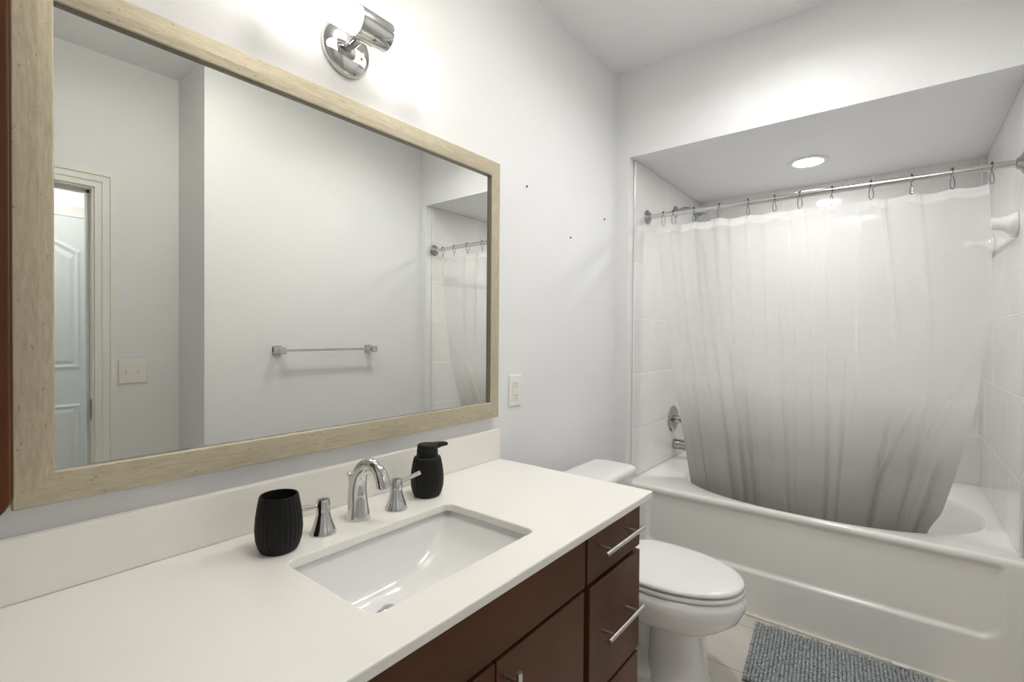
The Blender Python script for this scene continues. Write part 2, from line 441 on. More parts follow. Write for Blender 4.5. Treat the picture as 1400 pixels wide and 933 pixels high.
# dark wall cabinet beside the mirror, its lower front corner rounded
bm = bmesh.new()
x1, x0, z0, z1, yb, yf, r = 0.1005, -0.42, 0.898, 1.95, -0.001, -0.105, 0.03
out = [(x0, z0), ] + [(x1-r+r*math.sin(a), z0+r-r*math.cos(a)) for a in [i/8*PI/2 for i in range(9)]] + [(x1, z1), (x0, z1)]
loft(bm, [[(x, yb, z) for x, z in out], [(x, yf, z) for x, z in out]])
t = thing('wall_cabinet', 'dark brown wall cabinet edge at the far left, beside the mirror frame', 'cabinet', (-0.16, 0, z0))
obj('body', bm, M['wood'], t, bevel=0.003)
bm = bmesh.new()
out2 = [(a*0.99 + x0*0.01 if a > 0 else a+0.004, max(b, z0)) for a, b in out]
loft(bm, [[(x, yf-0.002, z) for x, z in out2], [(x, yf-0.020, z) for x, z in out2]])
obj('door', bm, M['wood'], t, bevel=0.003)

# ------------------------------------------------------------------ vanity: cabinet, worktop, sink, faucet
ZT, XCE, YCF = 0.7347, 1.298, -0.5714
VL = -0.34
t = thing('vanity_cabinet', 'dark walnut bathroom vanity cabinet under the white worktop', 'cabinet', (0.5, -0.27, 0))
bm = bmesh.new()
box(bm, VL, VL+0.018, -0.535, -0.016, 0.0, 0.708); box(bm, 1.232, 1.250, -0.535, -0.016, 0.0, 0.708)   # ends
box(bm, VL+0.018, 1.232, -0.535, -0.016, 0.09, 0.108); box(bm, VL+0.018, 1.232, -0.034, -0.016, 0.108, 0.708)
box(bm, VL+0.018, 1.232, -0.535, -0.515, 0.69, 0.708); box(bm, 0.945, 0.975, -0.535, -0.05, 0.108, 0.69)
box(bm, VL+0.018, 1.232, -0.470, -0.455, 0.0, 0.09)
box(bm, VL+0.018, 0.945, -0.535, -0.517, 0.57, 0.60); box(bm, 0.975, 1.232, -0.535, -0.517, 0.57, 0.60)
box(bm, 0.975, 1.232, -0.535, -0.517, 0.30, 0.33)
obj('carcass', bm, [M['wood']], t, bevel=0.001)
obj('false_front', B(VL+0.01, 0.957, -0.555, -0.536, 0.597, 0.704), M['woodx'], t, bevel=0.0015)
def bar_pull(parent, p, q, yface=-0.555, ybar=-0.590):
    bm = bmesh.new(); p = Vector(p); q = Vector(q); d = (q-p)
    tube(bm, [(p.x, ybar, p.z), (q.x, ybar, q.z)], 0.0055, 16)
    for s in (0.16, 0.84):
        c = p + d*s
        tube(bm, [(c.x, yface+0.0005, c.z), (c.x, ybar+0.003, c.z)], 0.0042, 12)
    o = obj('handle', bm, M['nickel'], parent, smooth=True); o['label'] = 'brushed nickel bar handle'
def front(kind, x0, x1, z0, z1, hp, hq):
    o = obj(kind, B(x0, x1, -0.555, -0.536, z0, z1), M['wood'], t, bevel=0.0015)
    bar_pull(o, hp, hq); return o
front('door', 0.649, 0.953, 0.115, 0.588, (0.670, 0, 0.575), (0.670, 0, 0.445))
front('door', 0.338, 0.645, 0.115, 0.588, (0.624, 0, 0.575), (0.624, 0, 0.445))
front('door', 0.025, 0.334, 0.115, 0.588, (0.046, 0, 0.575), (0.046, 0, 0.445))
front('door', VL+0.01, 0.021, 0.115, 0.588, (0.0, 0, 0.575), (0.0, 0, 0.445))
front('drawer', 0.967, 1.250, 0.597, 0.704, (0.990, 0, 0.669), (1.192, 0, 0.669))
front('drawer', 0.979, 1.252, 0.318, 0.584, (1.008, 0, 0.462), (1.198, 0, 0.462))
front('drawer', 0.979, 1.246, 0.115, 0.309, (1.008, 0, 0.240), (1.198, 0, 0.240))

SX0, SX1, SY0, SY1 = 0.446, 0.868, -0.480, -0.205
t = thing('countertop', 'off white quartz worktop with a cutout for the sink', 'worktop', (0.5, -0.28, 0.71))
bm = bmesh.new()
holed_slab(bm, [(VL-0.02, YCF), (XCE, YCF), (XCE, -0.001), (VL-0.02, -0.001)], rrect(SX0, SX1, SY0, SY1, 0.022), 0.7155, ZT)
obj('slab', bm, M['quartz'], t, bevel=0.003)
tag(obj('backsplash', B(VL-0.02, XCE-0.001, -0.020, -0.001, ZT+0.0003, 0.8368), M['splash'], bevel=0.002), 'off white quartz backsplash strip along the wall under the mirror', 'backsplash')

t = thing('sink', 'white rectangular undermount sink set into the worktop', 'sink', (0.66, -0.34, 0.56))
bm = bmesh.new()
bx0, bx1, by0, by1 = SX0-0.006, SX1+0.006, SY0-0.006, SY1+0.006
cxs = 0.622
def basin(u, v):
    x = bx0 + (bx1-bx0)*(0.5-0.5*math.cos(PI*u)*(1.0 if 1 else 0)); s = -1 + 2*v
    s = math.copysign(1-(1-abs(s))**1.7, s)
    y = (by0+by1)/2 + (by1-by0)/2*s
    if x > cxs: q = (x-cxs)/(bx1-cxs); dx = 1-q**2.9
    else: q = (cxs-x)/(cxs-bx0); dx = 1-q**6
    cr = max(0.0, 1-abs(s)**18)**0.85
    z = 0.7150 - 0.010 - 0.107*dx*cr
    if u in (0, 1) or v in (0, 1): z = 0.7152
    return (x, y, z)
grid(bm, basin, 72, 80)
bo = obj('basin', bm, M['ceramic'], t, smooth=True, auto=80)
sd = bo.modifiers.new('shell', 'SOLIDIFY'); sd.thickness = 0.007; sd.offset = -1.0
bm = bmesh.new(); lathe(bm, (0.612, -0.300, 0.5970), (0, 0, 1), [(0, 0.024), (0.003, 0.026), (0.005, 0.022), (0.003, 0.018)], 28)
obj('drain', bm, M['chrome'], t, smooth=True)
bm = bmesh.new(); lathe(bm, (0.612, -0.300, 0.6000), (0, 0, 1), [(0, 0.014), (0.009, 0.016), (0.012, 0.012), (0.0125, 0.0)], 28)
obj('stopper', bm, M['chrome'], t, smooth=True)

t = thing('faucet', 'chrome widespread faucet with arched spout and two lever handles behind the sink', 'faucet', (0.662, -0.125, ZT))
bm = bmesh.new()
sp = [Vector((0.662, -0.120, ZT+h)) for h in (0.0, 0.004, 0.012)] + \
     bez((0.662, -0.119, ZT+0.03), (0.660, -0.100, 0.870), (0.666, -0.190, 0.902), (0.671, -0.204, 0.822), 22)
rr = [0.0275, 0.0275, 0.0255] + [0.0235 - 0.0098*min(1, i/15)**0.85 if i < 16 else 0.0137+0.0003*(i-16) for i in range(23)]
tube(bm, sp, rr, 24)
obj('spout', bm, M['chrome'], t, smooth=True, auto=50)
bm = bmesh.new(); e = sp[-1]; dd = (sp[-1]-sp[-2]).normalized()
lathe(bm, e - dd*0.001, dd, [(0, 0.0125), (0.004, 0.0125), (0.004, 0.010)], 20)
obj('aerator', bm, M['steel'], t, smooth=True)
bm = bmesh.new(); tube(bm, [(0.660, -0.088, ZT), (0.660, -0.088, 0.826)], 0.0028, 10)
lathe(bm, (0.660, -0.088, 0.824), (0, 0, 1), [(0, 0.003), (0.004, 0.006), (0.010, 0.007), (0.013, 0.004), (0.0135, 0.0)], 16)
obj('lift_rod', bm, M['chrome'], t, smooth=True)
for x, y, dx, dy, dz in ((0.565, -0.135, -0.047, 0.012, 0.001), (0.757, -0.138, 0.070, -0.004, 0.014)):
    bm = bmesh.new(); lathe(bm, (x, y, ZT), (0, 0, 1), [(0, 0.0275), (0.003, 0.0275), (0.012, 0.0235), (0.028, 0.0178), (0.044, 0.0138), (0.0475, 0.0128), (0.0480, 0.0145), (0.070, 0.0135), (0.0735, 0.0115), (0.0745, 0.0)], 28)
    h = obj('handle', bm, M['chrome'], t, smooth=True, auto=35)
    z = ZT+0.060; bm = bmesh.new()
    tube(bm, [(x, y, z), (x+dx*0.35, y+dy*0.35, z+dz*0.35), (x+dx*0.8, y+dy*0.8, z+dz*0.8), (x+dx, y+dy, z+dz), (x+dx*1.03, y+dy*1.03, z+dz)], [0.0042, 0.0044, 0.0058, 0.0066, 0.004], 14)
    obj('lever', bm, M['chrome'], h, smooth=True)

# ribbed black tumbler and soap dispenser
def ribbed(bm, c, prof, ribs=28, depth=0.0014, n=280, inner=None):
    prev = None; first = None
    for z, r, k in prof:
        ring = []
        for i in range(n):
            a = 2*PI*i/n; q = r - depth*k*(abs(math.cos(a*ribs/2))**6)
            ring.append(bm.verts.new((c[0]+q*math.cos(a), c[1]+q*math.sin(a), c[2]+z)))
        if prev: bridge(bm, prev, ring)
        else: first = ring
        prev = ring
    bm.faces.new(first[::-1]); bm.faces.new(prev)
t = thing('tumbler', 'ribbed matte black tumbler standing left of the faucet', 'tumbler', (0.466, -0.142, ZT))
bm = bmesh.new()
ribbed(bm, (0.466, -0.142, ZT), [(0, 0.031, 0), (0.002, 0.034, 0.3), (0.010, 0.0385, 1), (0.025, 0.0425, 1), (0.045, 0.0442, 1), (0.070, 0.0425, 1), (0.090, 0.0395, 1), (0.104, 0.0368, 1), (0.1075, 0.0362, 0), (0.110, 0.0348, 0), (0.1095, 0.0328, 0), (0.100, 0.0325, 0), (0.03, 0.036, 0), (0.008, 0.034, 0)])
obj('cup', bm, M['black'], t, smooth=True, auto=60)
c = (0.875, -0.118, ZT)
t = thing('soap_dispenser', 'matte black ribbed soap dispenser with pump, right of the faucet', 'soap dispenser', c)
bm = bmesh.new()
ribbed(bm, c, [(0, 0.031, 0), (0.002, 0.034, 0.3), (0.010, 0.0385, 1), (0.025, 0.0425, 1), (0.045, 0.0440, 1), (0.070, 0.0420, 1), (0.090, 0.0385, 1), (0.100, 0.0362, 1), (0.1035, 0.034, 0), (0.105, 0.030, 0)])
obj('bottle', bm, M['black'], t, smooth=True, auto=60)
bm = bmesh.new()
lathe(bm, (c[0], c[1], c[2]+0.104), (0, 0, 1), [(0, 0.0275), (0.003, 0.0285), (0.022, 0.0275), (0.0232, 0.0265), (0.024, 0.0268), (0.030, 0.0265), (0.0325, 0.0245), (0.0335, 0.0)], 36)
z = c[2]+0.1305
spx = bez((c[0]+0.012, c[1]-0.004, z-0.002), (c[0]+0.035, c[1]-0.010, z+0.001), (c[0]+0.048, c[1]-0.012, z+0.002), (c[0]+0.058, c[1]-0.015, z-0.001), 10)
tube(bm, spx, [0.011, 0.0105, 0.0098, 0.009, 0.0082, 0.0076, 0.007, 0.0066, 0.006, 0.0055, 0.0045], 14)
obj('pump', bm, M['black'], t, smooth=True, auto=45)

# ------------------------------------------------------------------ vanity lamp
lc = Vector((0.700, -0.108, 1.889))
t = thing('vanity_light', 'chrome wall lamp with two glowing opal glass tubes above the mirror', 'lamp', (lc.x, 0, lc.z))
bm = bmesh.new(); lathe(bm, (lc.x, -0.0005, lc.z-0.012), (0, -1, 0), [(0, 0.066), (0.006, 0.068), (0.012, 0.066), (0.020, 0.058), (0.026, 0.046), (0.030, 0.030), (0.031, 0.0)], 48)
obj('backplate', bm, M['chrome'], t, smooth=True, auto=50)
bm = bmesh.new(); tube(bm, [(lc.x, -0.029, lc.z-0.008), (lc.x, -0.085, lc.z-0.002)], 0.011, 20)
obj('arm', bm, M['chrome'], t, smooth=True)
bm = bmesh.new(); lathe(bm, (lc.x+0.028, -0.0265, lc.z-0.030), (0.1, -1, -0.2), [(0, 0.0045), (0.004, 0.0045), (0.0065, 0.003), (0.007, 0.0)], 14)
o = obj('screw', bm, M['screw'], t, smooth=True); o['label'] = 'small brass screw'
bm = bmesh.new(); lathe(bm, (lc.x-0.043, lc.y, lc.z), (1, 0, 0), [(0, 0.031), (0, 0.0345), (0.003, 0.0355), (0.083, 0.0355), (0.086, 0.0345), (0.086, 0.031)], 40)
obj('socket', bm, M['chrome'], t, smooth=True, auto=30)
for s in (1, -1):
    bm = bmesh.new(); x = lc.x + s*0.038
    lathe(bm, (x, lc.y, lc.z), (s, 0, 0), [(0, 0.0315), (0.150, 0.0315), (0.158, 0.031), (0.165, 0.028), (0.169, 0.022), (0.171, 0.012), (0.1715, 0.0)], 36)
    obj('glass_tube', bm, M['tubeglass'], t, smooth=True, auto=60)

# ------------------------------------------------------------------ wall outlet, screw holes, switch, towel bars
t = thing('wall_outlet', 'ivory electrical outlet on the wall right of the mirror', 'outlet', (1.4, 0, 0.962))
bm = bmesh.new(); ox, oz = 1.400, 0.962
loft(bm, [[(x, -0.0003, z) for x, z in rrect(ox-0.036, ox+0.036, oz-0.057, oz+0.057, 0.004)], [(x, -0.004, z) for x, z in rrect(ox-0.036, ox+0.036, oz-0.057, oz+0.057, 0.004)], [(x, -0.006, z) for x, z in rrect(ox-0.033, ox+0.033, oz-0.054, oz+0.054, 0.004)]])
obj('plate', bm, M['plastic'], t)
r = obj('receptacle', B(ox-0.0165, ox+0.0165, -0.0085, -0.0055, oz-0.0335, oz+0.0335), M['plastic'], t, bevel=0.0008)
for dz in (0.021, -0.021):
    for dx in (-0.006, 0.006): obj('slot', B(ox+dx-0.001, ox+dx+0.001, -0.0088, -0.0080, oz+dz-0.001, oz+dz+0.007), M['slot'], r)
    bm = bmesh.new(); lathe(bm, (ox, -0.0080, oz+dz-0.007), (0, -1, 0), [(0, 0.0026), (0.0008, 0.0026)], 12)
    obj('ground_hole', bm, M['slot'], r)
obj('test_button', B(ox-0.006, ox+0.006, -0.0095, -0.0082, oz-0.0045, oz+0.0045), M['plastic'], r, bevel=0.0004)
for (x, z), lb in (((1.464, 1.722), 'dark screw head high on the wall, nearest the mirror'), ((1.777, 1.581), 'dark screw head on the wall, lowest of three'), ((2.077, 1.716), 'dark screw head high on the wall, nearest the tub alcove')):
    bm = bmesh.new(); lathe(bm, (x, 0.002, z), (0, -1, 0), [(0, 0.0042), (0.004, 0.0045), (0.0055, 0.003), (0.004, 0.0015), (0.004, 0.0)], 14)
    tag(obj('wall_screw', bm, M['darkmetal'], smooth=True), lb, 'screw', 'screws in the wall right of the mirror')

t = thing('light_switch', 'ivory double light switch beside the doorway, seen in the mirror', 'light switch', (0.694, Y2, 0.975))
ox, oz = 0.694, 0.975
bm = bmesh.new()
loft(bm, [[(x, Y2+d, z) for x, z in rrect(ox-0.056+i, ox+0.056-i, oz-0.057+i, oz+0.057-i, 0.005)] for d, i in ((0.0003, 0), (0.005, 0), (0.007, 0.003))])
obj('plate', bm, M['plastic'], t)
for dx in (-0.023, 0.023):
    bm = B(ox+dx-0.0045, ox+dx+0.0045, Y2+0.006, Y2+0.017, oz-0.002, oz+0.010)
    box(bm, ox+dx-0.006, ox+dx+0.006, Y2+0.0065, Y2+0.0085, oz-0.013, oz+0.013)
    for dz in (-0.03, 0.03): lathe(bm, (ox+dx, Y2+0.0065, oz+dz), (0, 1, 0), [(0, 0.003), (0.0012, 0.0028)], 10)
    obj('toggle', bm, M['plastic'], t, bevel=0.0005)

t = thing('towel_bar', 'chrome towel bar on the opposite wall, seen in the mirror', 'towel bar', (1.5, -W, 1.075))
zb = 1.075
for x in (1.222, 1.780):
    bm = bmesh.new()
    loft(bm, [[(a, -W+d, b) for a, b in rrect(x-h, x+h, zb-h, zb+h, 0.003, 3)] for d, h in ((0.0004, 0.024), (0.006, 0.024), (0.010, 0.019), (0.030, 0.014), (0.045, 0.014), (0.050, 0.019), (0.070, 0.019), (0.074, 0.016))])
    obj('post', bm, M['chrome'], t, smooth=True, auto=30)
obj('bar', B(1.205, 1.797, -W+0.054, -W+0.066, zb-0.006, zb+0.006), M['chrome'], t, bevel=0.001)

# ceramic towel bar on the right tile wall of the alcove
t = thing('ceramic_towel_bar', 'glossy white ceramic towel bar on the right tile wall behind the curtain', 'towel bar', (2.6, YA1+0.01, 1.58))
yw = YA1+0.0105
for x in (2.42, 2.96):
    bm = bmesh.new()
    secs = [(0.0, 0.052, 0.045, 0.0), (0.006, 0.052, 0.045, 0.0), (0.014, 0.044, 0.036, 0.002), (0.030, 0.033, 0.027, 0.006), (0.052, 0.027, 0.023, 0.010), (0.072, 0.024, 0.021, 0.012), (0.086, 0.019, 0.017, 0.013), (0.093, 0.010, 0.009, 0.013)]
    loft(bm, [[(x + hx*math.copysign(abs(math.cos(a))**0.75, math.cos(a)), yw+d, 1.565+dz+hz*math.copysign(abs(math.sin(a))**0.75, math.sin(a))) for a in [2*PI*i/28 for i in range(28)]] for d, hx, hz, dz in secs])
    obj('post', bm, M['ceramic'], t, smooth=True, auto=60)
obj('bar', B(2.42, 2.96, yw+0.060, yw+0.078, 1.568, 1.586), M['ceramic'], t, bevel=0.003)

# ------------------------------------------------------------------ toilet
TX = 1.662
t = thing('toilet', 'white two piece toilet with closed elongated lid between vanity and bathtub', 'toilet', (TX, -0.35, 0))
def sup(cx, cy, hx, hy0, hy1, z, n=48, e=2.3, e1=None):
    """Egg outline: hy0 reach to the front (-y), hy1 to the rear."""
    p = []
    for i in range(n):
        a = 2*PI*i/n; cs, sn = math.cos(a), math.sin(a)
        ex = e if sn < 0 else (e1 or e)
        x = hx*math.copysign(abs(cs)**(2/ex), cs); y = (hy1 if sn > 0 else hy0)*math.copysign(abs(sn)**(2/ex), sn)
        p.append((cx+x, cy+y, z))
    return p
bm = bmesh.new()
loft(bm, [sup(TX, -0.52, 0.095, 0.102, 0.11, 0.0, e=2.8), sup(TX, -0.52, 0.095, 0.102, 0.11, 0.010, e=2.8), sup(TX, -0.52, 0.090, 0.095, 0.10, 0.024, e=2.8),
          sup(TX, -0.52, 0.084, 0.088, 0.09, 0.09, e=2.8), sup(TX, -0.52, 0.079, 0.080, 0.09, 0.165, e=2.8), sup(TX, -0.52, 0.084, 0.084, 0.115, 0.188, e=2.8),
          sup(TX, -0.42, 0.118, 0.222, 0.27, 0.200, e=2.4, e1=4), sup(TX, -0.43, 0.146, 0.250, 0.28, 0.225, e=2.2, e1=4), sup(TX, -0.44, 0.172, 0.274, 0.29, 0.255, e=2.1, e1=4),
          sup(TX, -0.44, 0.187, 0.290, 0.30, 0.290, e=2.1, e1=4), sup(TX, -0.44, 0.188, 0.291, 0.30, 0.316, e=2.1, e1=4), sup(TX, -0.44, 0.180, 0.284, 0.30, 0.330, e=2.1, e1=4), sup(TX, -0.44, 0.172, 0.276, 0.295, 0.336, e=2.1, e1=4)])
loft(bm, [sup(TX, -0.30, 0.108, 0.20, 0.16, z, e=3) for z in (0.0, 0.012)] + [sup(TX, -0.30, 0.098, 0.19, 0.155, 0.028, e=3), sup(TX, -0.30, 0.066, 0.17, 0.15, 0.060, e=3), sup(TX, -0.30, 0.058, 0.17, 0.15, 0.13, e=3), sup(TX, -0.30, 0.070, 0.18, 0.15, 0.19, e=3), sup(TX, -0.30, 0.095, 0.19, 0.15, 0.24, e=3)])
obj('bowl', bm, M['ceramic'], t, smooth=True, auto=50)
def ovl(z, i): return sup(TX, -0.455, 0.180-i, 0.272-i, 0.165-i*0.6, z, e=2.08, e1=3.2)
bm = bmesh.new(); loft(bm, [ovl(0.3375, 0.006), ovl(0.340, 0.001), ovl(0.345, 0.0), ovl(0.350, 0.002), ovl(0.352, 0.010)])
obj('seat', bm, M['seat'], t, smooth=True, auto=50)
bm = bmesh.new(); loft(bm, [ovl(0.3565, 0.016), ovl(0.3580, 0.004), ovl(0.362, 0.002), ovl(0.368, 0.004), ovl(0.3715, 0.010), ovl(0.3735, 0.030), ovl(0.3745, 0.075), ovl(0.3750, 0.12)])
obj('lid', bm, M['seat'], t, smooth=True, auto=50)
for dx in (-0.07, 0.07):
    bm = bmesh.new(); lathe(bm, (TX+dx-0.022, -0.276, 0.351), (1, 0, 0), [(0, 0.010), (0.001, 0.0125), (0.043, 0.0125), (0.044, 0.010)], 16)
    obj('hinge', bm, M['seat'], t, smooth=True)
def rb(cx, hx, y0, y1, z, i, r): return [(x, y, z) for x, y in rrect(cx-hx+i, cx+hx-i, y0+i, y1-i, r, 6)]
bm = bmesh.new(); TY0, TY1 = -0.262, -0.080
loft(bm, [rb(TX, 0.19, TY0+0.012, TY1, z, i, 0.03) for z, i in ((0.337, 0.01), (0.345, 0.0))] + [rb(TX, 0.212, TY0+0.002, TY1, 0.56, 0, 0.03), rb(TX, 0.214, TY0, TY1, 0.600, 0, 0.03)])
obj('tank', bm, M['ceramic'], t, smooth=True, auto=40)
bm = bmesh.new()
loft(bm, [rb(TX, 0.226, TY0-0.010, TY1+0.008, z, i, 0.035) for z, i in ((0.6005, 0.004), (0.604, 0.0), (0.622, 0.0), (0.631, 0.004), (0.636, 0.016), (0.637, 0.032))])
obj('tank_lid', bm, M['ceramic'], t, smooth=True, auto=50)

# ------------------------------------------------------------------ bathtub
ZD = 0.456
ty0, ty1, tx1 = YA1+0.001, YA0-0.001, XB-0.002
bm = bmesh.new()
# apron with a recessed panel; profile from the floor to the rounded rim
def sdf(y, z):
    cy, cz = -0.770, 0.40; hy, hz, r = 0.600, 0.215, 0.05
    qx, qz = abs(y-cy)-hy+r, abs(z-cz)-hz+r
    return math.hypot(max(qx, 0), max(qz, 0)) + min(max(qx, qz), 0) - r
def sm(a, b, x):
    x = min(1, max(0, (x-a)/(b-a))); return x*x*(3-2*x)
ys = [ty0 + (ty1-ty0)*i/150 for i in range(151)]
zs = [0.0] + [0.006+0.394*i/70 for i in range(71)] + [0.405, 0.412, 0.418, 0.424, 0.430, 0.436]
rim = [(0.000, 0.441), (0.0012, 0.447), (0.004, 0.452), (0.009, 0.4553), (0.016, ZD)]
cols = []
for y in ys:
    c = []
    for z in zs:
        fade = 1 - sm(0.415, 0.436, z)
        c.append(bm.verts.new((XH - 0.001 + 0.013*(1-sm(-0.010, 0.006, sdf(y, z)))*fade, y, z)))
    for dx, z in rim: c.append(bm.verts.new((XH-0.001+dx, y, z)))
    cols.append(c)
for a, b in zip(cols, cols[1:]):
    for i in range(len(a)-1): bm.faces.new((a[i], b[i], b[i+1], a[i+1]))
# deck and basin, lofted from the outer edge to an oval
ox0 = XH+0.015; N = 160
cx, cy = 2.65, -0.80
def oval(hx0, hx1, hy, z, dx=0, e=2.3):
    p = []
    for i in range(N):
        a = 2*PI*i/N; cs, sn = math.cos(a), math.sin(a)
        p.append((cx+dx+(hx1 if cs > 0 else hx0)*math.copysign(abs(cs)**(2/e), cs), cy+hy*math.copysign(abs(sn)**(2/e), sn), z))
    return p
def outer(z):
    p = []
    for x, y, _ in oval(1, 1, 1, z, e=2.6):
        dx, dy = x-cx, y-cy; k = []
        k.append(((tx1-cx) if dx > 0 else (cx-ox0))/max(abs(dx), 1e-6)); k.append(((ty1-cy) if dy > 0 else (cy-ty0))/max(abs(dy), 1e-6))
        k = min(k); p.append((cx+dx*k, cy+dy*k, z))
    return p
hy = 0.572
vs = [[bm.verts.new(p) for p in l] for l in (outer(ZD), oval(0.424, 0.43, hy+0.010, ZD+0.0003), oval(0.419, 0.425, hy+0.004, ZD-0.002), oval(0.414, 0.42, hy-0.003, ZD-0.008), oval(0.409, 0.415, hy-0.009, ZD-0.022), oval(0.385, 0.39, hy-0.03, 0.35),
     oval(0.35, 0.365, hy-0.06, 0.20), oval(0.32, 0.34, hy-0.085, 0.13), oval(0.28, 0.30, hy-0.12, 0.105), oval(0.15, 0.17, hy-0.25, 0.100))]
for a, b in zip(vs, vs[1:]): bridge(bm, a, b)
bm.faces.new(vs[-1])
tubo = obj('bathtub', bm, M['tub'], smooth=True, auto=60)
tag(tubo, 'white alcove bathtub with recessed apron panel under the shower curtain', 'bathtub')

# ------------------------------------------------------------------ shower fittings
yl = YA0-0.0105
t = thing('wall_shower', 'chrome shower head on a curved arm high on the left tile wall', 'shower', (2.80, yl, 1.87))
bm = bmesh.new(); lathe(bm, (2.80, yl, 1.885), (0, -1, 0), [(0, 0.034), (0.004, 0.034), (0.012, 0.024), (0.014, 0.012)], 28)
obj('flange', bm, M['chrome_fit'], t, smooth=True)
bm = bmesh.new(); tube(bm, bez((2.80, yl-0.008, 1.885), (2.80, yl-0.05, 1.905), (2.80, yl-0.085, 1.90), (2.80, yl-0.115, 1.862), 14), 0.0095, 14)
obj('arm', bm, M['chrome_fit'], t, smooth=True)
bm = bmesh.new(); lathe(bm, (2.80, yl-0.110, 1.868), (0, -0.65, -0.76), [(0, 0.010), (0.010, 0.014), (0.022, 0.016), (0.034, 0.030), (0.050, 0.037), (0.056, 0.036), (0.057, 0.030), (0.055, 0.0)], 28)
obj('spray_head', bm, M['chrome_fit'], t, smooth=True)
t = thing('tub_valve', 'round chrome tub valve with lever on the left tile wall', 'tap', (2.80, yl, 0.685))
bm = bmesh.new(); lathe(bm, (2.80, yl, 0.685), (0, -1, 0), [(0, 0.075), (0.004, 0.076), (0.009, 0.070), (0.014, 0.045), (0.016, 0.030), (0.016, 0.0)], 44)
obj('escutcheon', bm, M['chrome_fit'], t, smooth=True, auto=50)
bm = bmesh.new(); lathe(bm, (2.80, yl-0.014, 0.685), (0, -1, 0), [(0, 0.024), (0.030, 0.022), (0.034, 0.018), (0.034, 0.0)], 28)
tube(bm, [(2.80, yl-0.034, 0.685), (2.795, yl-0.052, 0.683), (2.775, yl-0.066, 0.680), (2.745, yl-0.070, 0.678)], [0.009, 0.009, 0.0075, 0.006], 14)
obj('lever', bm, M['chrome_fit'], t, smooth=True, auto=50)
bm = bmesh.new()
lathe(bm, (2.825, yl, 0.535), (0, -1, 0), [(0, 0.031), (0.004, 0.032), (0.020, 0.030), (0.090, 0.028), (0.115, 0.026), (0.126, 0.020), (0.128, 0.0)], 28)
lathe(bm, (2.825, yl-0.112, 0.530), (0, 0, -1), [(0, 0.017), (0.030, 0.017), (0.030, 0.012), (0.02, 0.0)], 20)
lathe(bm, (2.825, yl-0.105, 0.558), (0, 0, 1), [(0, 0.004), (0.012, 0.004), (0.014, 0.006), (0.018, 0.006), (0.019, 0.0)], 14)
tag(obj('tub_spout', bm, M['chrome_fit'], smooth=True, auto=45), 'chrome tub spout below the round valve', 'spout')

# ------------------------------------------------------------------ curtain rod, hooks, curtain
RA, RB = Vector((2.40, yl+0.001, 1.777)), Vector((2.27, YA1+0.0105, 1.737))
rd = (RB-RA).normalized()
t = thing('curtain_rod', 'polished steel shower curtain rod spanning the tub alcove', 'curtain rod', RA.lerp(RB, 0.5))
bm = bmesh.new(); tube(bm, [RA+rd*0.004, RB-rd*0.004], 0.0125, 24)
obj('tube', bm, M['steel'], t, smooth=True, auto=50)
for p, ax in ((RA, (0, -1, 0)), (RB, (0, 1, 0))):
    bm = bmesh.new(); lathe(bm, p, ax, [(0.0, 0.036), (0.003, 0.037), (0.009, 0.033), (0.013, 0.022), (0.022, 0.0175), (0.024, 0.0125)], 32)
    obj('flange', bm, M['chrome_fit'], t, smooth=True, auto=50)
HT = [0.0675, 0.1081, 0.1836, 0.2746, 0.3667, 0.4472, 0.5188, 0.6028, 0.6978, 0.7864, 0.8689, 0.942]
ordn = ['leftmost', 'second from left', 'third from left', 'fourth from left', 'fifth from left', 'sixth from left', 'sixth from right', 'fifth from right', 'fourth from right', 'third from right', 'second from right', 'rightmost']
def hook_meshes():
    bw = bmesh.new(); pts = []
    for i in range(29):
        a = 2*PI*i/28
        pts.append((0.016*math.sin(a)*(1 if math.cos(a) > 0 else 0.55+0.45*(1+math.cos(a))), 0.004*math.sin(2*a), -0.020 + 0.036*math.cos(a)))
    tube(bw, pts, 0.0013, 8)
    bb = bmesh.new()
    for s in (-1, 0, 1): lathe(bb, (s*0.0075, -0.003, 0.0155-abs(s)*0.004), (0, 1, 0), [(0, 0.002), (0.001, 0.0034), (0.003, 0.004), (0.005, 0.0034), (0.006, 0.002)], 10)
    return bw, bb
proto = None
for tt, od in zip(HT, ordn):
    p = RA.lerp(RB, tt)
    lb = 'steel curtain hook on the shower rod, %s of twelve' % od
    if proto is None:
        bw, bb = hook_meshes()
        proto = thing('curtain_hook', lb, 'curtain hook', (0, 0, 0), 'hooks holding the shower curtain')
        obj('wire_loop', bw, M['hookwire'], proto, smooth=True); o = obj('rollers', bb, M['darkmetal'], proto, smooth=True); o['label'] = 'dark roller beads'
        r = proto
    else:
        r = proto.copy(); COL.objects.link(r); r['label'] = lb
        for ch in proto.children:
            k = ch.copy(); COL.objects.link(k); k.parent = r
    r.location = p; r.rotation_euler = (0, 0, random.uniform(-0.35, 0.35))

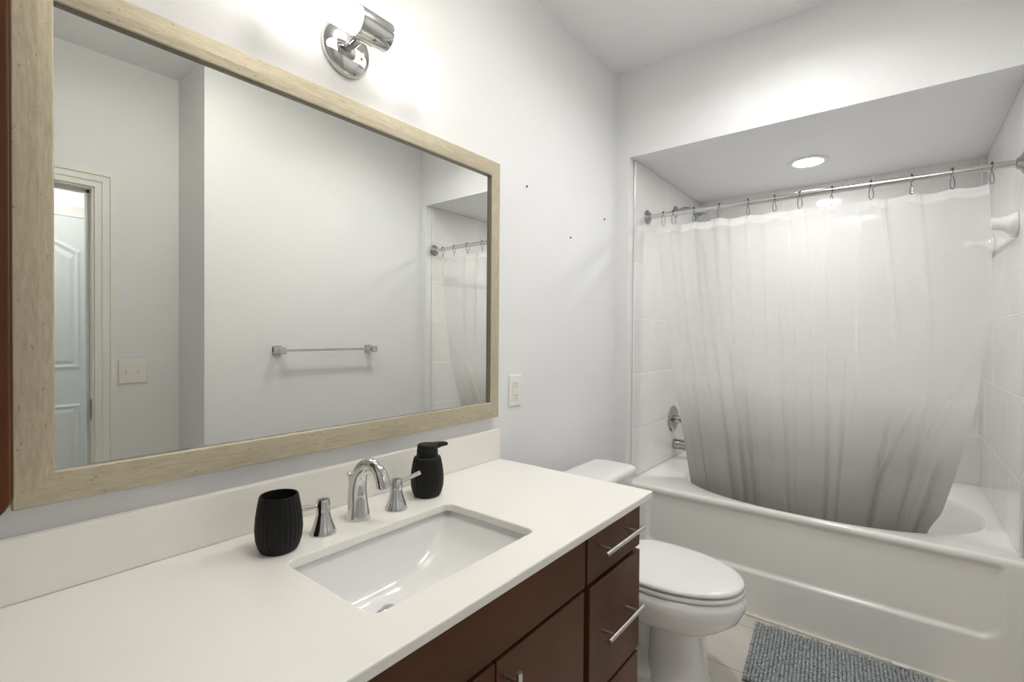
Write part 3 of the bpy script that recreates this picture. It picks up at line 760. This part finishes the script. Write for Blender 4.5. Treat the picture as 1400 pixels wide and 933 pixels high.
# the curtain: width along u, height along v (v = 0 at the top hem)
YT0, YT1 = -0.132, -1.330
CREASES = [(0.055, 0.040, -0.010, .012, -.2, 1.2), (0.10, 0.090, 0.012, .010, -.2, 1.2), (0.165, 0.150, -0.010, .008, 0, .6), (0.19, 0.215, 0.012, .007, .1, 1.2),
           (0.235, 0.255, -0.016, .010, -.2, .4), (0.255, 0.300, -0.014, .010, .45, 1.2), (0.285, 0.345, 0.012, .008, .5, 1.2), (0.30, 0.275, 0.007, .006, -.2, .75), (0.355, 0.355, 0.005, .005, -.2, 1.2),
           (0.41, 0.40, 0.005, .006, 0, .8), (0.455, 0.475, -0.008, .007, .3, 1.2), (0.50, 0.50, 0.004, .005, -.2, 1.2), (0.545, 0.555, 0.005, .005, 0, .7), (0.60, 0.60, 0.005, .005, -.2, .8),
           (0.60, 0.610, -0.009, .007, .55, 1.2), (0.655, 0.660, 0.007, .006, .5, 1.2), (0.70, 0.685, 0.004, .005, -.2, .6), (0.76, 0.86, 0.012, .007, -.2, .38), (0.85, 0.92, 0.010, .006, -.2, .40),
           (1.057, 0.723, -0.020, .016, .58, .82), (1.16, 0.76, 0.006, .012, .36, .70), (0.80, 0.795, -0.016, .010, .62, 1.2), (0.90, 0.885, -0.010, .008, .5, .92), (0.96, 0.945, 0.014, .012, .75, 1.2)]
def curtain_pt(u, v):
    k = (1-u)
    # top follows the rod; bottom is gathered and hangs inside the tub
    g = v**1.25
    yt = YT0 + (YT1-YT0)*u
    ub = u + 0.020*math.sin(2*PI*u*2+0.4)*(1-abs(2*u-1))
    yb = -0.312 + (-1.192+0.312)*ub
    xt = RA.x + (RB.x-RA.x)*((yt-RA.y)/(RB.y-RA.y))
    xb = 2.455 - 0.02*u
    zt = RA.z + (RB.z-RA.z)*((yt-RA.y)/(RB.y-RA.y)) - 0.052
    # hem sags between hooks
    sag = 0.0
    tr = (yt-RA.y)/(RB.y-RA.y)
    for a, b in zip(HT, HT[1:]):
        if a <= tr <= b: sag = 0.010*math.sin(PI*(tr-a)/(b-a))*min(1, (b-a)/0.08)
    zb = 0.33 + 0.01*math.sin(9*u)
    x = xt + (xb-xt)*g; z = zt-sag*(1-v)**3 + (zb-(zt-sag*(1-v)**3))*v
    # right edge bows outward at mid height, then pulls in
    bow = math.sin(PI*min(1, v*1.0))*0.055*u**2.5
    y = yt + (yb-yt)*g - bow + 0.02*math.sin(PI*v)*(1-u)**4*0
    # broad folds, stronger below and near the left
    A = 0.004 + 0.009*v**1.2
    ph = 2*PI*(6.0*u + 0.12*math.sin(5*u+2*v)) + 0.5
    f = 0.75*math.sin(ph) + 0.12*math.sin(2*PI*(12.3*u+0.2*v) + 1.9)
    lft = 1 + 0.9*math.exp(-((u-0.13)/0.14)**2) - 0.35*math.exp(-((u-0.62)/0.2)**2)
    nz = noise.noise(Vector((u*9, v*5, 1.3)))*0.006 + noise.noise(Vector((u*30, v*14, 4.1)))*0.0016 + noise.noise(Vector((u*14, v*40, 7.7)))*0.0007
    d = A*f*lft + nz
    y2 = 0.3*A*math.cos(ph)*lft
    # creases: (u at the top, u at the bottom, depth, half width, v from, v to)
    for u0, u1, h, wd, va, vb in CREASES:
        k = sm(va-0.08, va+0.05, v)*(1-sm(vb-0.05, vb+0.08, v))
        if k > 0:
            h = h*(1.5 if va > 0.25 or u0 < 0.2 else 1.15)
            q = (u - (u0 + (u1-u0)*v))/wd
            if abs(q) < 3: d += h*k*math.exp(-abs(q)**1.4)
    y2 += 0.017*sm(0.86, 0.93, v)*sm(0.93, 1.0, u)
    return (x+d, y+y2, z)
bm = bmesh.new(); uvl = bm.loops.layers.uv.new('UVMap')
grid(bm, curtain_pt, 420, 150, uvl)
t = obj('shower_curtain', bm, M['curtain'], smooth=True, auto=180)
tag(t, 'sheer white shower curtain fading to grey at the bottom, hanging inside the tub', 'shower curtain')

# ------------------------------------------------------------------ ceiling lights, then two added fill lamps
def downlight(x, y, z, r, lensmat, label, drop=0.0):
    t = thing('recessed_light', label, 'ceiling light', (x, y, z), 'round recessed ceiling lights')
    bm = bmesh.new(); lathe(bm, (x, y, z-0.0004), (0, 0, -1), [(0, r*1.42), (0.003+drop, r*1.42), (0.006+drop, r*1.34), (0.006+drop, r*1.05), (0.002, r*0.99), (0.0, r*0.99)], 48, True, False)
    obj('trim_ring', bm, M['trim'], t, smooth=True, auto=40)
    bm = bmesh.new(); lathe(bm, (x, y, z-0.0030), (0, 0, -1), [(0, r), (0.0015, r*0.98), (0.003, r*0.9), (0.0045, r*0.6), (0.005, 0)], 40)
    obj('lens', bm, lensmat, t, smooth=True, auto=60)
downlight(2.785, -0.738, ZA, 0.062, M['canlens'], 'round recessed ceiling light glowing above the bathtub')
downlight(1.66, -0.76, ZC, 0.075, M['roomlens'], 'round recessed ceiling light in the room in front of the tub', 0.034)  # ring made deep to cut its light on the upper header
t = thing('added_fill_lamp', 'added unseen glass dome lamp that lights the hall behind the doorway', 'ceiling light', (0.35, -2.3, ZC))  # added out of view to light the hall and its door
bm = bmesh.new(); lathe(bm, (0.35, -2.3, ZC-0.0004), (0, 0, -1), [(0, 0.15), (0.02, 0.15), (0.02, 0.13)], 36)
obj('base', bm, M['nickel'], t, smooth=True)
bm = bmesh.new(); lathe(bm, (0.35, -2.3, ZC-0.0205), (0, 0, -1), [(0, 0.14), (0.02, 0.135), (0.05, 0.105), (0.07, 0.05), (0.075, 0.0)], 36)
obj('shade', bm, M['hallfill'], t, smooth=True)

t = thing('added_fill_lamp', 'added unseen glass dome fill lamp over the floor in front of the vanity', 'ceiling light', (0.72, -0.78, ZC))  # added fill light, kept out of view, brightens counter and walls
bm = bmesh.new(); lathe(bm, (0.72, -0.78, ZC-0.0004), (0, 0, -1), [(0, 0.06), (0.02, 0.06), (0.02, 0.05)], 36)
obj('base', bm, M['nickel'], t, smooth=True)
bm = bmesh.new(); lathe(bm, (0.72, -0.78, ZC-0.0205), (0, 0, -1), [(0, 0.012), (0.055, 0.012)], 16)
obj('stem', bm, M['nickel'], t, smooth=True)  # stem lowers the added lamp so it also lights the ceiling
bm = bmesh.new(); lathe(bm, (0.72, -0.78, ZC-0.076), (0, 0, -1), [(0, 0.17), (0.02, 0.165), (0.05, 0.13), (0.07, 0.06), (0.075, 0.0)], 36)
obj('shade', bm, M['domefill'], t, smooth=True)

# ------------------------------------------------------------------ bath mat
Px = [Vector((2.150, -0.662, 0)), Vector((1.768, -0.700, 0)), Vector((1.790, -1.245, 0)), Vector((2.172, -1.212, 0))]
t = thing('bath_mat', 'grey chenille bath mat on the floor along the bathtub', 'bath mat', (1.97, -0.95, 0))
bm = bmesh.new()
loft(bm, [[(p.x, p.y, z) for p in Px] for z in (0.0008, 0.006)])
obj('backing', bm, M['matbase'], t)
bm = bmesh.new()
nu, nv = 46, 42
def mp(u, v): return Px[0].lerp(Px[3], u).lerp(Px[1].lerp(Px[2], u), v)
uax = (Px[3]-Px[0]).normalized(); vax = (Px[1]-Px[0]).normalized()
for i in range(nu):
    for j in range(nv):
        c = mp((i+0.5+random.uniform(-.10, .10))/nu, (j+0.5+random.uniform(-.35, .35))/nv)
        a = random.uniform(-0.5, 0.5); h = 0.0125+random.uniform(-0.003, 0.003)
        ex = (uax*math.cos(a)+vax*math.sin(a)); ey = Vector((-ex.y, ex.x, 0))
        ru, rv = 0.0049, 0.0056
        base = [bm.verts.new(c + ex*ru*math.cos(q) + ey*rv*math.sin(q) + Vector((0, 0, 0.0062))) for q in [2*PI*k/6 for k in range(6)]]
        mid = [bm.verts.new(c + ex*ru*1.15*math.cos(q) + ey*rv*1.1*math.sin(q) + Vector((0, 0, 0.0062+h*0.55))) for q in [2*PI*k/6 for k in range(6)]]
        tp = [bm.verts.new(c + ex*ru*0.7*math.cos(q) + ey*rv*0.7*math.sin(q) + Vector((0, 0, 0.0062+h*0.92))) for q in [2*PI*k/6 for k in range(6)]]
        bridge(bm, base, mid); bridge(bm, mid, tp); bm.faces.new(tp)
o = obj('pile', bm, M['pile'], t, smooth=True, auto=180); o['kind'] = 'stuff'
bm = bmesh.new(); a = mp(0.79, 0.0)
a = a + vax*0.014; quadp = [a, a+uax*0.045, a+uax*0.045-vax*0.022, a-vax*0.022]
loft(bm, [[(p.x, p.y, z) for p in quadp] for z in (0.0225, 0.0255)])
o = obj('care_tag', bm, M['seat'], t); o['label'] = 'small white tag'
